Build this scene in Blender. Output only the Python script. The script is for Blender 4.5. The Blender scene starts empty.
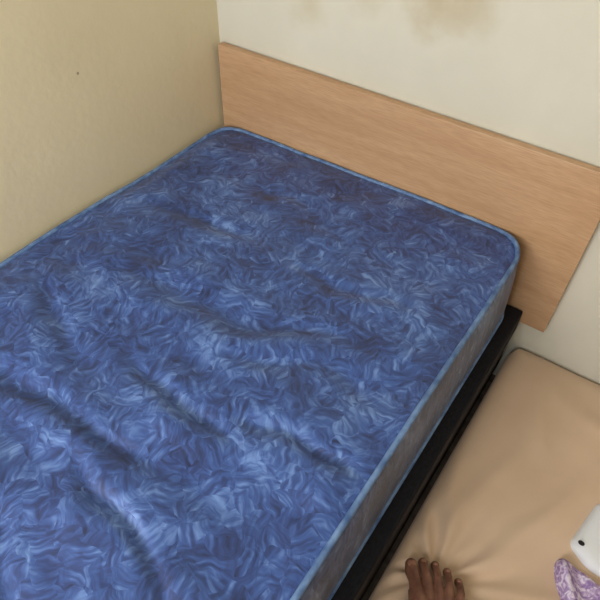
import bpy, bmesh, math, random
from mathutils import Vector, Euler, Matrix, noise
random.seed(4)
sc=bpy.context.scene
sc.view_settings.view_transform='Standard'
sc.view_settings.look='None'
sc.view_settings.exposure=0.0

# ---------------------------------------------------------------- helpers
def link(o,parent=None):
    sc.collection.objects.link(o)
    if parent is not None: o.parent=parent
    return o
def empty(name):
    o=bpy.data.objects.new(name,None); o.empty_display_size=.1
    return link(o)
def mesh_obj(name,verts,faces,mat=None,parent=None,smooth=True):
    me=bpy.data.meshes.new(name); me.from_pydata(verts,[],faces); me.update()
    if smooth:
        for p in me.polygons: p.use_smooth=True
    if mat: me.materials.append(mat)
    return link(bpy.data.objects.new(name,me),parent)
def box(name,lo,hi,mat,parent=None,bevel=0.0,seg=3):
    bm=bmesh.new(); bmesh.ops.create_cube(bm,size=1)
    for v in bm.verts:
        v.co=Vector([lo[i]+(v.co[i]+.5)*(hi[i]-lo[i]) for i in range(3)])
    if bevel>0:
        bmesh.ops.bevel(bm,geom=bm.edges[:],offset=bevel,segments=seg,profile=.5,affect='EDGES')
    me=bpy.data.meshes.new(name); bm.to_mesh(me); bm.free()
    me.materials.append(mat)
    return link(bpy.data.objects.new(name,me),parent)
class NT:
    def __init__(s,name):
        s.m=bpy.data.materials.new(name); s.m.use_nodes=True
        s.t=s.m.node_tree; s.b=s.t.nodes['Principled BSDF']
    def n(s,typ,ins=None,**kw):
        nd=s.t.nodes.new(typ)
        for k,v in kw.items(): setattr(nd,k,v)
        if ins:
            for k,v in ins.items():
                if isinstance(v,bpy.types.NodeSocket): s.t.links.new(v,nd.inputs[k])
                else: nd.inputs[k].default_value=v
        return nd
    def l(s,a,b): s.t.links.new(a,b)
    def ramp(s,fac,stops):
        r=s.n('ShaderNodeValToRGB'); s.l(fac,r.inputs[0]); e=r.color_ramp.elements
        while len(e)<len(stops): e.new(.5)
        for i,(p,c) in enumerate(stops):
            e[i].position=p; e[i].color=(*c,1) if len(c)==3 else c
        return r.outputs[0]
    def mix(s,fac,a,b,blend='MIX'):
        m=s.n('ShaderNodeMix',data_type='RGBA',blend_type=blend)
        for sock,v in ((m.inputs[0],fac),(m.inputs[6],a),(m.inputs[7],b)):
            if isinstance(v,bpy.types.NodeSocket): s.l(v,sock)
            elif isinstance(v,(int,float)): sock.default_value=v
            else: sock.default_value=(*v,1)
        return m.outputs[2]
    def math(s,op,a,b=0.0,clamp=False):
        m=s.n('ShaderNodeMath',operation=op,use_clamp=clamp)
        for i,v in enumerate((a,b)):
            if isinstance(v,bpy.types.NodeSocket): s.l(v,m.inputs[i])
            else: m.inputs[i].default_value=v
        return m.outputs[0]
    def bump(s,h,strength=.3,dist=.002):
        b=s.n('ShaderNodeBump',{'Strength':strength,'Distance':dist,'Height':h}); s.l(b.outputs[0],s.b.inputs['Normal'])
    def base(s,c,rough=.6,spec=.4):
        if isinstance(c,bpy.types.NodeSocket): s.l(c,s.b.inputs['Base Color'])
        else: s.b.inputs['Base Color'].default_value=(*c,1)
        s.b.inputs['Roughness'].default_value=rough
        s.b.inputs['Specular IOR Level'].default_value=spec
def S(r,g,b):
    f=lambda c:(c/255/12.92) if c/255<=.04045 else ((c/255+.055)/1.055)**2.4
    return (f(r),f(g),f(b))

# ---------------------------------------------------------------- materials
def wall_mat(name,c1,c2,stains=(),spots=()):
    t=NT(name)
    geo=t.n('ShaderNodeNewGeometry').outputs['Position']
    n1=t.n('ShaderNodeTexNoise',{'Vector':geo,'Scale':2.2,'Detail':4,'Roughness':.55}).outputs[0]
    col=t.ramp(n1,[(.3,c1),(.7,c2)])
    n2=t.n('ShaderNodeTexNoise',{'Vector':geo,'Scale':14,'Detail':4,'Roughness':.55})
    for (p,r,c,a) in list(stains):
        off=t.n('ShaderNodeVectorMath',{0:n2.outputs[1],1:(.5,.5,.5)},operation='SUBTRACT').outputs[0]
        sc_=t.n('ShaderNodeVectorMath',{0:off,3:r*1.4},operation='SCALE').outputs[0]
        pp=t.n('ShaderNodeVectorMath',{0:geo,1:sc_},operation='ADD').outputs[0]
        d=t.n('ShaderNodeVectorMath',{0:pp,1:p},operation='DISTANCE').outputs['Value']
        f=t.n('ShaderNodeMapRange',{'Value':d,'From Min':r*.1,'From Max':r*1.15,'To Min':a,'To Max':0.0},interpolation_type='SMOOTHSTEP').outputs[0]
        f=t.math('MULTIPLY',f,t.math('ADD',n2.outputs[0],.4),clamp=True)
        col=t.mix(f,col,c)
    for (p,r,c) in spots:
        d=t.n('ShaderNodeVectorMath',{0:geo,1:p},operation='DISTANCE').outputs['Value']
        f=t.n('ShaderNodeMapRange',{'Value':d,'From Min':r*.5,'From Max':r,'To Min':.8,'To Max':0.0}).outputs[0]
        col=t.mix(f,col,c)
    t.base(col,.75,.25)
    n3=t.n('ShaderNodeTexNoise',{'Vector':geo,'Scale':60,'Detail':4}).outputs[0]
    n4=t.n('ShaderNodeTexNoise',{'Vector':geo,'Scale':6,'Detail':2}).outputs[0]
    t.bump(t.math('ADD',n3,t.math('MULTIPLY',n4,3.0)),.2,.003)
    return t.m
STN=S(174,156,114)
m_back=wall_mat('wall_paint_back',S(206,203,188),S(220,217,203),
   stains=[((.585,0,.935),.085,STN,.55),((.665,0,.95),.07,STN,.45),((.28,0,.87),.07,S(188,175,140),.45),((.43,0,.93),.06,STN,.28)])
m_left=wall_mat('wall_paint_left',S(224,210,174),S(234,221,186),
   spots=[((0,-.63,.93),.006,S(120,100,70)),((0,-.45,.80),.004,S(150,130,95))])
m_room=wall_mat('wall_paint_room',S(218,208,184),S(228,218,196))
t=NT('carpet'); n=t.n('ShaderNodeTexNoise',{'Scale':90,'Detail':5}).outputs[0]
t.base(t.ramp(n,[(.3,S(95,85,75)),(.7,S(135,122,108))]),.95,.1); t.bump(n,.6,.004); m_floor=t.m
t=NT('window_paint'); t.base(S(235,235,232),.4); m_frame=t.m
m_ceil=wall_mat('ceiling_paint',S(226,224,216),S(232,230,224))

def mattress_fabric(name,stops):
    t=NT(name)
    P=t.n('ShaderNodeTexCoord').outputs['Object']
    warp=t.n('ShaderNodeTexNoise',{'Vector':P,'Scale':18,'Detail':2}).outputs[1]
    w=t.n('ShaderNodeVectorMath',{0:warp,1:(.5,.5,.5)},operation='SUBTRACT').outputs[0]
    w=t.n('ShaderNodeVectorMath',{0:w,3:.04},operation='SCALE').outputs[0]
    Pw=t.n('ShaderNodeVectorMath',{0:P,1:w},operation='ADD').outputs[0]
    def layer(cell,st,off):
        Po=t.n('ShaderNodeVectorMath',{0:Pw,1:off},operation='ADD').outputs[0]
        v=t.n('ShaderNodeTexVoronoi',{'Vector':Po,'Scale':cell,'Randomness':1.0})
        sep=t.n('ShaderNodeSeparateColor',{0:v.outputs['Color']})
        ang=t.math('MULTIPLY',sep.outputs[0],6.283)
        loc=t.n('ShaderNodeVectorMath',{0:Po,1:v.outputs['Position']},operation='SUBTRACT').outputs[0]
        rot=t.n('ShaderNodeVectorRotate',{'Vector':loc,'Angle':ang},rotation_type='Z_AXIS').outputs[0]
        sx=t.n('ShaderNodeSeparateXYZ',{0:rot})
        bend=t.math('ADD',sx.outputs[1],t.math('MULTIPLY',t.math('MULTIPLY',sx.outputs[0],sx.outputs[0]),3.0))
        cb=t.n('ShaderNodeCombineXYZ',{0:t.math('MULTIPLY',sx.outputs[0],.18),1:bend,2:t.math('MULTIPLY',sep.outputs[1],3.0)}).outputs[0]
        nz=t.n('ShaderNodeTexNoise',{'Vector':cb,'Scale':st,'Detail':2.0,'Roughness':.55}).outputs[0]
        tone=t.math('MULTIPLY',t.math('SUBTRACT',sep.outputs[2],.5),.09)
        nz=t.math('ADD',t.math('MULTIPLY',t.math('SUBTRACT',nz,.5),.90),.5)
        return t.math('ADD',nz,tone)
    a=layer(23,95,(0,0,0)); b=layer(32,120,(3.3,1.7,0))
    sel=t.n('ShaderNodeTexNoise',{'Vector':P,'Scale':26,'Detail':2}).outputs[0]
    sel=t.n('ShaderNodeMapRange',{'Value':sel,'From Min':.36,'From Max':.64}).outputs[0]
    m=t.n('ShaderNodeMix',{0:sel,2:a,3:b}).outputs[0]
    big=t.n('ShaderNodeTexNoise',{'Vector':P,'Scale':9,'Detail':4}).outputs[0]
    m=t.math('ADD',m,t.math('MULTIPLY',t.math('SUBTRACT',big,.5),.5))
    col=t.ramp(m,stops)
    t.base(col,.44,.5)
    t.b.inputs['Sheen Weight'].default_value=.08
    wv=t.n('ShaderNodeTexNoise',{'Vector':P,'Scale':420,'Detail':1}).outputs[0]
    t.bump(t.math('ADD',m,t.math('MULTIPLY',wv,.2)),.22,.002)
    return t.m
m_mat=mattress_fabric('blue_damask',[(.27,S(30,44,84)),(.42,S(43,65,122)),(.55,S(59,90,156)),(.74,S(108,142,202))])
m_side=mattress_fabric('blue_damask_border',[(.3,S(40,50,78)),(.45,S(62,76,112)),(.6,S(90,106,144)),(.75,S(132,148,182))])
t=NT('edge_tape'); n=t.n('ShaderNodeTexNoise',{'Scale':160,'Detail':2}).outputs[0]
t.base(t.ramp(n,[(.3,S(66,96,144)),(.7,S(116,148,192))]),.6); t.bump(n,.3,.001); m_tape=t.m
t=NT('black_base_fabric'); n=t.n('ShaderNodeTexNoise',{'Scale':200,'Detail':2}).outputs[0]
t.base(t.ramp(n,[(.3,S(16,16,20)),(.8,S(32,32,38))]),.75,.2); t.bump(n,.3,.001); m_black=t.m

t=NT('beech_laminate'); P=t.n('ShaderNodeTexCoord').outputs['Object']
mp=t.n('ShaderNodeMapping',{'Vector':P,'Scale':(1.2,8,16)}).outputs[0]
n1=t.n('ShaderNodeTexNoise',{'Vector':mp,'Scale':1.5,'Detail':6,'Roughness':.6,'Distortion':.4}).outputs[0]
mp2=t.n('ShaderNodeMapping',{'Vector':P,'Scale':(14,60,220)}).outputs[0]
n2=t.n('ShaderNodeTexNoise',{'Vector':mp2,'Scale':2,'Detail':3}).outputs[0]
c=t.ramp(n1,[(.25,S(180,142,106)),(.5,S(195,158,122)),(.8,S(206,171,136))])
c=t.mix(t.ramp(n2,[(.35,(.4,.4,.4)),(.6,(0,0,0))]),c,S(164,125,92)); 
t.base(c,.42,.4); t.bump(n2,.08,.001); m_wood=t.m

t=NT('tan_sheet'); P=t.n('ShaderNodeTexCoord').outputs['Object']
n=t.n('ShaderNodeTexNoise',{'Vector':P,'Scale':5,'Detail':3}).outputs[0]
t.base(t.ramp(n,[(.3,S(206,178,150)),(.7,S(218,191,164))]),.7,.25)
t.b.inputs['Sheen Weight'].default_value=.2
n2=t.n('ShaderNodeTexNoise',{'Vector':P,'Scale':600,'Detail':1}).outputs[0]; t.bump(n2,.15,.001); m_tan=t.m

t=NT('brown_skin'); P=t.n('ShaderNodeTexCoord').outputs['Object']
n=t.n('ShaderNodeTexNoise',{'Vector':P,'Scale':40,'Detail':4}).outputs[0]
t.base(t.ramp(n,[(.3,S(100,64,50)),(.7,S(140,98,78))]),.5,.4)
n2=t.n('ShaderNodeTexNoise',{'Vector':P,'Scale':260,'Detail':3}).outputs[0]; t.bump(n2,.35,.0015)
t.b.inputs['Subsurface Weight'].default_value=.08; t.b.inputs['Subsurface Radius'].default_value=(.01,.004,.002)
m_skin=t.m
t=NT('toenail'); t.base(S(158,112,92),.3,.5); m_nail=t.m
t=NT('dark_trouser'); n=t.n('ShaderNodeTexNoise',{'Scale':120}).outputs[0]
t.base(t.ramp(n,[(.3,S(34,36,44)),(.7,S(52,54,64))]),.85); m_trs=t.m
t=NT('lilac_print'); P=t.n('ShaderNodeTexCoord').outputs['Object']
v=t.n('ShaderNodeTexVoronoi',{'Vector':P,'Scale':70}).outputs['Distance']
n=t.n('ShaderNodeTexNoise',{'Vector':P,'Scale':75,'Detail':3,'Distortion':1.2}).outputs[0]
c=t.ramp(n,[(.38,S(150,124,178)),(.5,S(184,160,206)),(.6,S(228,218,238))])
c=t.mix(t.ramp(v,[(.1,(.5,.5,.5)),(.25,(0,0,0))]),c,S(120,80,150))
t.base(c,.8,.2); m_lilac=t.m
t=NT('white_cotton'); n=t.n('ShaderNodeTexNoise',{'Scale':300}).outputs[0]
t.base(S(232,236,242),.7,.25); t.bump(n,.15,.001); m_white=t.m
t=NT('black_dot'); t.base(S(18,18,22),.6); m_dot=t.m

# ---------------------------------------------------------------- room
RX,FY,CZ=2.7,-2.25,2.4
box('wall_back',(-.1,0,-.1),(RX+.1,.1,CZ),m_back)
box('wall_left',(-.1,FY,-.1),(0,0,CZ),m_left)
box('wall_right',(RX,FY,-.1),(RX+.1,0,CZ),m_room)
box('floor',(-.1,FY-.1,-.1),(RX+.1,.1,0),m_floor)
box('ceiling',(-.1,FY-.1,CZ),(RX+.1,.1,CZ+.1),m_ceil)
wx0,wx1,wz0,wz1=.15,1.15,.85,1.95
wf=empty('wall_front')
box('panel_below',(-.1,FY-.1,-.1),(RX+.1,FY,wz0),m_room,wf)
box('panel_above',(-.1,FY-.1,wz1),(RX+.1,FY,CZ),m_room,wf)
box('panel_side_a',(-.1,FY-.1,wz0),(wx0,FY,wz1),m_room,wf)
box('panel_side_b',(wx1,FY-.1,wz0),(RX+.1,FY,wz1),m_room,wf)
wn=empty('window_1')
for nm,a,b in (('sill',(wx0-.04,FY-.08,wz0-.03),(wx1+.04,FY+.06,wz0)),('head',(wx0,FY-.08,wz1-.04),(wx1,FY-.03,wz1)),
   ('jamb_a',(wx0,FY-.08,wz0),(wx0+.04,FY-.03,wz1)),('jamb_b',(wx1-.04,FY-.08,wz0),(wx1,FY-.03,wz1)),
   ('mullion',((wx0+wx1)/2-.02,FY-.08,wz0),((wx0+wx1)/2+.02,FY-.03,wz1))):
    box(nm,a,b,m_frame,wn,.004,2)

# ---------------------------------------------------------------- soft slab (mattress) builder
def rounded(x,y,x0,x1,y0,y1,r):
    cx=min(max(x,x0+r),x1-r); cy=min(max(y,y0+r),y1-r)
    if cx!=x and cy!=y:
        a=(x-cx)/r; b=(y-cy)/r
        return cx+r*a*math.sqrt(1-b*b/2), cy+r*b*math.sqrt(1-a*a/2)
    return x,y
def fbm(x,y,s,seed=0.): return noise.noise(Vector((x*s+seed,y*s-seed,seed*.7)))
def slab(name,x0,x1,y0,y1,r,nx,ny,topf,prof,mats,parent):
    V=[];F=[];MI=[]
    for j in range(ny+1):
        for i in range(nx+1):
            x=x0+(x1-x0)*i/nx; y=y0+(y1-y0)*j/ny
            x,y=rounded(x,y,x0,x1,y0,y1,r)
            V.append((x,y,topf(x,y)))
    idx=lambda i,j:j*(nx+1)+i
    for j in range(ny):
        for i in range(nx):
            F.append((idx(i,j),idx(i+1,j),idx(i+1,j+1),idx(i,j+1))); MI.append(0)
    ring=[idx(i,0) for i in range(nx)]+[idx(nx,j) for j in range(ny)]+[idx(i,ny) for i in range(nx,0,-1)]+[idx(0,j) for j in range(ny,0,-1)]
    N=len(ring); P=[Vector(V[k]) for k in ring]
    nrm=[]
    for k in range(N):
        d=P[(k+1)%N]-P[k-1]; n_=Vector((d.y,-d.x,0)).normalized(); nrm.append(n_)
    prev=ring; rings=[ring]
    for (o,z) in prof:
        cur=[]
        for k in range(N):
            zz=z(P[k].x,P[k].y,P[k].z) if callable(z) else z
            oo=o(P[k].x,P[k].y) if callable(o) else o
            q=P[k]+nrm[k]*oo; V.append((q.x,q.y,zz)); cur.append(len(V)-1)
        for k in range(N):
            F.append((prev[k],cur[k],cur[(k+1)%N],prev[(k+1)%N])); MI.append(1)
        prev=cur; rings.append(cur)
    F.append(tuple(reversed(prev))); MI.append(1)
    o=mesh_obj(name,V,F,mats[0],parent)
    o.data.materials.append(mats[1])
    for p,mi in zip(o.data.polygons,MI): p.material_index=mi
    bm=bmesh.new(); bm.from_mesh(o.data); bmesh.ops.recalc_face_normals(bm,faces=bm.faces[:]); bm.to_mesh(o.data); bm.free()
    return o,[[V[k] for k in rg] for rg in rings]
def tube(name,pts,rad,mat,parent):
    cu=bpy.data.curves.new(name,'CURVE'); cu.dimensions='3D'; cu.bevel_depth=rad; cu.bevel_resolution=4
    sp=cu.splines.new('POLY'); sp.points.add(len(pts)-1); sp.use_cyclic_u=True
    for p,q in zip(sp.points,pts): p.co=(*q,1)
    cu.materials.append(mat)
    o=bpy.data.objects.new(name,cu)
    link(o)
    bpy.context.view_layer.update()
    me=bpy.data.meshes.new_from_object(o.evaluated_get(bpy.context.evaluated_depsgraph_get()))
    bpy.data.objects.remove(o)
    for p in me.polygons: p.use_smooth=True
    return link(bpy.data.objects.new(name,me),parent)

# ---------------------------------------------------------------- bed
bed=empty('single_bed')
MX0,MX1,MY0,MY1,MZ=.022,.918,-1.93,-.032,.5
def segd(x,y,a,b):
    ax,ay=a;bx,by=b;dx,dy=bx-ax,by-ay
    tt=max(0,min(1,((x-ax)*dx+(y-ay)*dy)/(dx*dx+dy*dy)))
    px,py=ax+tt*dx,ay+tt*dy
    sgn=1 if (dx*(y-ay)-dy*(x-ax))>0 else -1
    return sgn*math.hypot(x-px,y-py),tt
# (start, end, width, depth): s>0 is the headboard side of each crease
creases=[
 ((.46,-1.01),(.82,-1.05),.030,.017),
 ((.20,-.985),(.64,-.94),.038,.015),
 ((.42,-.79),(.72,-.83),.036,.016),
 ((.68,-.785),(.92,-.755),.032,.015),
 ((.28,-.65),(.76,-.56),.046,.014),
 ((.55,-.68),(.88,-.63),.038,.008),
 ((.06,-.80),(.40,-.87),.042,.011),
 ((.20,-1.14),(.85,-1.20),.045,.014),
 ((.12,-.45),(.40,-.42),.045,.008),
 ((.50,-.42),(.80,-.38),.045,.008),
 ((.30,-.24),(.62,-.26),.040,.006),
]
def mtop(x,y):
    d=min(x-MX0,MX1-x,y-MY0,MY1-y)
    z=MZ
    z+=.012*(1-math.exp(-max(d,0)/.03))
    e=min(1,max(0,d/.06)); e=e*e*(3-2*e)
    wx=x+.06*fbm(x,y,5,3.); wy=y+.07*fbm(x,y,4,9.)+.02*fbm(x,y,12,5.)
    for a,b,w,am in creases:
        s,tt=segd(wx,wy,a,b)
        rel=.75*math.exp(-((s+w*.7)/(w*1.1))**2)-.75*math.exp(-((s-w*.25)/(w*.42))**2)+.25*math.exp(-((s-w*1.3)/(w*.9))**2)
        z+=am*e*rel*math.sin(math.pi*(.04+.92*tt))
    near=min(1,max(0,(-y-.25)/.5))
    z+=e*(.013*fbm(x,y,4.5,1.)+.006*fbm(x,y*1.6,11,2.)+.0018*fbm(x,y,26,6.))*(.6+.4*near)
    z+=.004*math.sin(y*9+1)*(1-e)+ .003*fbm(x,y,9,5)*(1-e)
    return z
wav=lambda x,y:.004*fbm(x,y,8,7.)
prof=[(lambda x,y:.005+wav(x,y),lambda x,y,z:z-.012),(lambda x,y:.010+wav(x,y),lambda x,y,z:z-.05),(lambda x,y:.013+wav(x,y),lambda x,y,z:z-.10),
      (lambda x,y:.015+wav(x,y),lambda x,y,z:.345),(.014,.318),(.004,.308),(-.03,.304)]
o,rings=slab('mattress',MX0,MX1,MY0,MY1,.085,150,310,mtop,prof,(m_mat,m_side),bed)
tube('top_piping',[(p[0],p[1],p[2]+.002) for p in rings[0]],.0054,m_tape,bed)
tube('bottom_piping',[(p[0],p[1],p[2]) for p in rings[5]],.0050,m_tape,bed)
# black base
box('base_deck',(.004,-1.96,.225),(.966,-.028,.302),m_black,bed,.006)
box('base_side_rail',(.929,-1.95,.10),(.960,-.04,.228),m_black,bed,.004)
box('base_inner_rail',(.012,-1.95,.10),(.045,-.04,.228),m_black,bed,.004)
for i,(x,y) in enumerate(((.03,-.08),(.03,-1.9),(.93,-.08),(.93,-1.9))):
    box('leg_%d'%(i+1),(x-.022,y-.022,0),(x+.022,y+.022,.12),m_black,bed,.003)
hb=box('headboard',(0,-.0095,-.457),(1.021,.0095,0),m_wood,bed,.0012,2)
hb.location=(.014,-.0155,.727); hb.rotation_euler=(0,math.radians(.75),0)
box('headboard_bracket',(.25,-.03,.05),(.31,-.006,.26),m_black,bed)
box('headboard_bracket_b',(.70,-.03,.05),(.76,-.006,.26),m_black,bed)

# ---------------------------------------------------------------- floor mattress with tan sheet
fm=empty('floor_mattress')
FX0,FX1,FY0,FY1,FZ=.976,1.95,-1.95,-.005,.178
FT=(1.06,-.68)
def ftop(x,y):
    d=min(x-FX0,FX1-x,y-FY0,FY1-y); d=max(d,0)
    z=FZ-.024*math.exp(-d/.020)-.004
    far=min(1,max(0,(-y-.1)/.45)); z-=.012*far
    z+=.012*fbm(x,y,3.2,4.)*far+.004*fbm(x,y,9,2.)
    dx,dy=x-FT[0],y-FT[1]; r=math.hypot(dx,dy); th=math.atan2(dy,dx)
    a=math.sin(th*9+2*fbm(x,y,3,8))*.5+math.sin(th*14+1.3+3*fbm(x,y,4,6))*.5
    z+=.0095*a*math.exp(-((r-.10)/.08)**2)*min(1,d/.03)
    z-=.012*math.exp(-(r/.085)**2)
    for (p,q,w,am) in (((1.03,-.60),(1.10,-.25),.02,.009),((1.10,-.62),(1.30,-.25),.025,.010),((1.00,-.62),(1.02,-.36),.015,.006),((1.15,-.66),(1.4,-.5),.02,.007),
                       ((1.12,-.12),(1.4,-.20),.03,.008),((1.05,-.10),(1.16,-.34),.025,.008)):
        s,tt=segd(x+.03*fbm(x,y,6,1),y,p,q); z+=am*math.exp(-(s/w)**2)*math.sin(math.pi*min(1,tt+.05))
    return z
slab('mattress_body',FX0,FX1,FY0,FY1,.05,190,380,ftop,
   [(.003,lambda x,y,z:z-.010),(.004,lambda x,y,z:z-.04),(.004,.07),(.003,.02),(-.01,.002),(-.03,.001)],(m_tan,m_tan),fm)

# ---------------------------------------------------------------- foot
person=empty('person')
FS=1.13
X=Vector((.85,.53,0)).normalized(); Y=Vector((-.53,.85,0)).normalized()
O=Vector((1.049,-.664,.156))
def W3(p): return O+(X*p[0]+Y*p[1]+Vector((0,0,p[2])))*FS
balls=[]
def limb(pts):
    for (a,b) in zip(pts[:-1],pts[1:]):
        L=(Vector(a[:3])-Vector(b[:3])).length; n_=max(2,int(L/.003))
        for i in range(n_+1):
            f=i/n_; balls.append(([a[k]*(1-f)+b[k]*f for k in range(3)],a[3]*(1-f)+b[3]*f))
toes=[((-.029,-.060),(-.0340,-.026),(-.0365,-.012),(-.0370,.0005),.0125,.0124),
      ((-.012,-.056),(-.0145,-.020),(-.0152,-.004),(-.0154,.0065),.0074,.0079),
      (( .004,-.060),( .0044,-.025),( .0052,-.009),( .0050,.0020),.0070,.0075),
      (( .018,-.066),( .0228,-.034),( .0248,-.019),( .0248,-.0080),.0068,.0072),
      (( .031,-.076),( .0400,-.047),( .0425,-.034),( .0422,-.0240),.0066,.0071)]
for k,(m,p,d,tp,r0,r1) in enumerate(toes):
    if k==0: limb([(*m,.022,.0150),(*p,.017,r0*.92),(*d,.0135,r1*1.06),(*tp,.0115,r1*.90)])
    else: limb([(*m,.022,.0110),(*p,.0235,r0*1.08),(*d,.0155,r0*.98),(*tp,.0080,r1*1.08)])
# ball of the foot / webbing reaches forward between the toe roots
for (mx,my,ex,r0,r1) in ((-.031,-.048,-.012,.0165,.026),(-.0135,-.043,-.006,.0125,.028),(.004,-.047,.0,.0120,.028),(.020,-.056,.006,.0118,.027),(.034,-.068,.012,.0115,.025)):
    limb([(mx,my,.0165,r0),(mx*.97,my-.022,.020,r0*1.12),(ex*1.6+mx*.15,-.12,.035,.5*(r0*1.15+r1)),(ex,-.17,.055,r1)])
limb([(.030,-.08,.014,.014),(.026,-.15,.018,.020),(.004,-.215,.028,.030)])
limb([(-.030,-.070,.015,.0165),(-.018,-.20,.026,.024)])
limb([(0,-.17,.055,.030),(0,-.215,.045,.033),(0,-.235,.032,.030)])
limb([(0,-.19,.065,.034),(-.005,-.225,.095,.033),(-.01,-.30,.135,.036),(-.02,-.40,.185,.050),(-.03,-.50,.235,.058)])
bm=bmesh.new()
for c,r in balls:
    bmesh.ops.create_icosphere(bm,subdivisions=2,radius=r*FS,matrix=Matrix.Translation(W3(c)))
me=bpy.data.meshes.new('foot_and_leg'); bm.to_mesh(me); bm.free(); me.materials.append(m_skin)
leg=link(bpy.data.objects.new('foot_and_leg',me),person)
r=leg.modifiers.new('r','REMESH'); r.mode='VOXEL'; r.voxel_size=.0012; r.use_smooth_shade=True
s=leg.modifiers.new('s','SMOOTH'); s.factor=.5; s.iterations=6
for k,(m,p,d,tp,r0,r1) in enumerate(toes):
    big=(k==0)
    if big: c=W3((tp[0],tp[1]-.001,.0108+r1*.80)); tl=-.30; sx,sy=.0082,.0088
    else: c=W3((tp[0],tp[1]+.0008,.0082+r1*.92)); tl=-.75; sx,sy=.0047,.0047
    bm=bmesh.new(); bmesh.ops.create_uvsphere(bm,u_segments=20,v_segments=12,radius=1)
    B=Matrix(((X.x,Y.x,0),(X.y,Y.y,0),(0,0,1))).to_4x4()
    bm.transform(Matrix.Translation(c)@B@Matrix.Rotation(tl,4,'X')@Matrix.Diagonal((sx*FS,sy*FS,.0026,1)))
    me=bpy.data.meshes.new('toenail_%d'%(k+1)); bm.to_mesh(me); bm.free(); me.materials.append(m_nail)
    for pl in me.polygons: pl.use_smooth=True
    link(bpy.data.objects.new('toenail_%d'%(k+1),me),person)
bm=bmesh.new()
def ringpts(c,nrm,rad,n_=36,seed=0):
    nrm=nrm.normalized(); u=nrm.cross(Vector((0,0,1))).normalized(); v=u.cross(nrm)
    return [bm.verts.new(c+(u*math.cos(2*math.pi*i/n_)+v*math.sin(2*math.pi*i/n_))*(rad+.004*math.sin(5*2*math.pi*i/n_+seed))) for i in range(n_)]
a=W3((-.018,-.385,.180));b=W3((-.034,-.58,.275)); dd=b-a
rg=[]
for i in range(9):
    f=i/8; rg.append(ringpts(a+dd*f,dd,.066+.012*f,36,i*.6))
for q,w in zip(rg[:-1],rg[1:]):
    for i in range(36): bm.faces.new((q[i],q[(i+1)%36],w[(i+1)%36],w[i]))
bm.faces.new(rg[-1])
me=bpy.data.meshes.new('trouser_leg'); bm.to_mesh(me); bm.free(); me.materials.append(m_trs)
for pl in me.polygons: pl.use_smooth=True
tr=link(bpy.data.objects.new('trouser_leg',me),person); so=tr.modifiers.new('s','SOLIDIFY'); so.thickness=.003

# ---------------------------------------------------------------- cloths
def heap(name,outline,zb,hf,mat,seed,n_=70,parent=None):
    cx=sum(p[0] for p in outline)/len(outline); cy=sum(p[1] for p in outline)/len(outline)
    M=len(outline)
    NA=140; V=[]; F=[]
    def bound(th):
        d=Vector((math.cos(th),math.sin(th)))
        best=.05
        for i in range(M):
            p=Vector(outline[i]); q=Vector(outline[(i+1)%M]); e=q-p; w=p-Vector((cx,cy))
            den=d.x*e.y-d.y*e.x
            if abs(den)<1e-9: continue
            t_=(w.x*e.y-w.y*e.x)/den; u_=(w.x*d.y-w.y*d.x)/den
            if t_>0 and -.001<=u_<=1.001: best=t_
        return best
    R=[bound(2*math.pi*i/NA) for i in range(NA)]
    R=[(R[i-2]+R[i-1]+R[i]+R[(i+1)%NA]+R[(i+2)%NA])/5 for i in range(NA)]
    V.append((cx,cy,zb+hf(cx,cy,0)))
    for k in range(1,n_+1):
        f=k/n_
        for i in range(NA):
            th=2*math.pi*i/NA; x=cx+math.cos(th)*R[i]*f; y=cy+math.sin(th)*R[i]*f
            V.append((x,y,zb+hf(x,y,f)*math.sqrt(max(0,1-f**10))))
    for i in range(NA):
        F.append((0,1+i,1+(i+1)%NA))
        for k in range(n_-1):
            a_=1+k*NA
            F.append((a_+i,a_+NA+i,a_+NA+(i+1)%NA,a_+(i+1)%NA))
    return mesh_obj(name,V,F,mat,parent)
purp=[(1.240,-.490),(1.29,-.500),(1.36,-.520),(1.50,-.545),(1.56,-.64),(1.50,-.78),(1.40,-.80),(1.335,-.70),(1.290,-.600),(1.255,-.54)]
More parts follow.
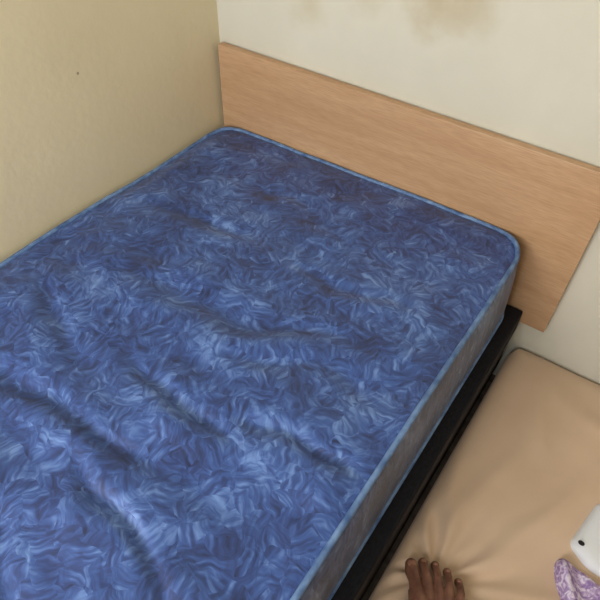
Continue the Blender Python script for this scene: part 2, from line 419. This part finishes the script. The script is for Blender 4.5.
heap('lilac_garment',purp,.150,lambda x,y,f:.030+.012*abs(fbm(x,y,16,2.))*1.5+.008*math.sin(x*70+y*55+3*fbm(x,y,9,1.)),m_lilac,1)
wc=empty('polka_dot_cloth')
wh=[(1.256,-.462),(1.278,-.335),(1.32,-.325),(1.50,-.36),(1.52,-.47),(1.44,-.505),(1.30,-.488)]
whf=lambda x,y,f:.034+.006*fbm(x,y,8,3.)
heap('cloth',wh,.148,whf,m_white,2,parent=wc)
bm=bmesh.new()
for (x,y) in ((1.275,-.455),(1.293,-.345),(1.33,-.40),(1.345,-.475),(1.38,-.355),(1.40,-.43),(1.46,-.39),(1.46,-.46)):
    bmesh.ops.create_uvsphere(bm,u_segments=16,v_segments=8,radius=1,matrix=Matrix.Translation((x,y,.148+whf(x,y,0)))@Matrix.Diagonal((.0065,.0055,.0012,1)))
me=bpy.data.meshes.new('dots'); bm.to_mesh(me); bm.free(); me.materials.append(m_dot); link(bpy.data.objects.new('dots',me),wc)

# ---------------------------------------------------------------- light
w=bpy.data.worlds.new('World'); sc.world=w; w.use_nodes=True
bg=w.node_tree.nodes['Background']
sky=w.node_tree.nodes.new('ShaderNodeTexSky'); sky.sky_type='NISHITA'; sky.sun_disc=False; sky.sun_elevation=math.radians(40); sky.sun_rotation=math.radians(90)
w.node_tree.links.new(sky.outputs[0],bg.inputs[0]); bg.inputs[1].default_value=.15
def area(name,loc,rot,sx,sy,e,col):
    l=bpy.data.lights.new(name,'AREA'); l.shape='RECTANGLE'; l.size=sx; l.size_y=sy; l.energy=e; l.color=col
    o=bpy.data.objects.new(name,l); o.location=loc; o.rotation_euler=rot; return link(o)
area('window_daylight',((wx0+wx1)/2,FY-.12,(wz0+wz1)/2),(math.radians(90),0,0),wx1-wx0,wz1-wz0,43,(1.0,.985,.97))

# ---------------------------------------------------------------- camera
cd=bpy.data.cameras.new('camera'); cd.sensor_width=36; cd.lens=581.3/600*36; cd.clip_start=.02
co=bpy.data.objects.new('camera',cd); co.location=(1.06375,-1.16881,1.35234)
co.rotation_euler=(.77129,-.01305,.60877); link(co); sc.camera=co
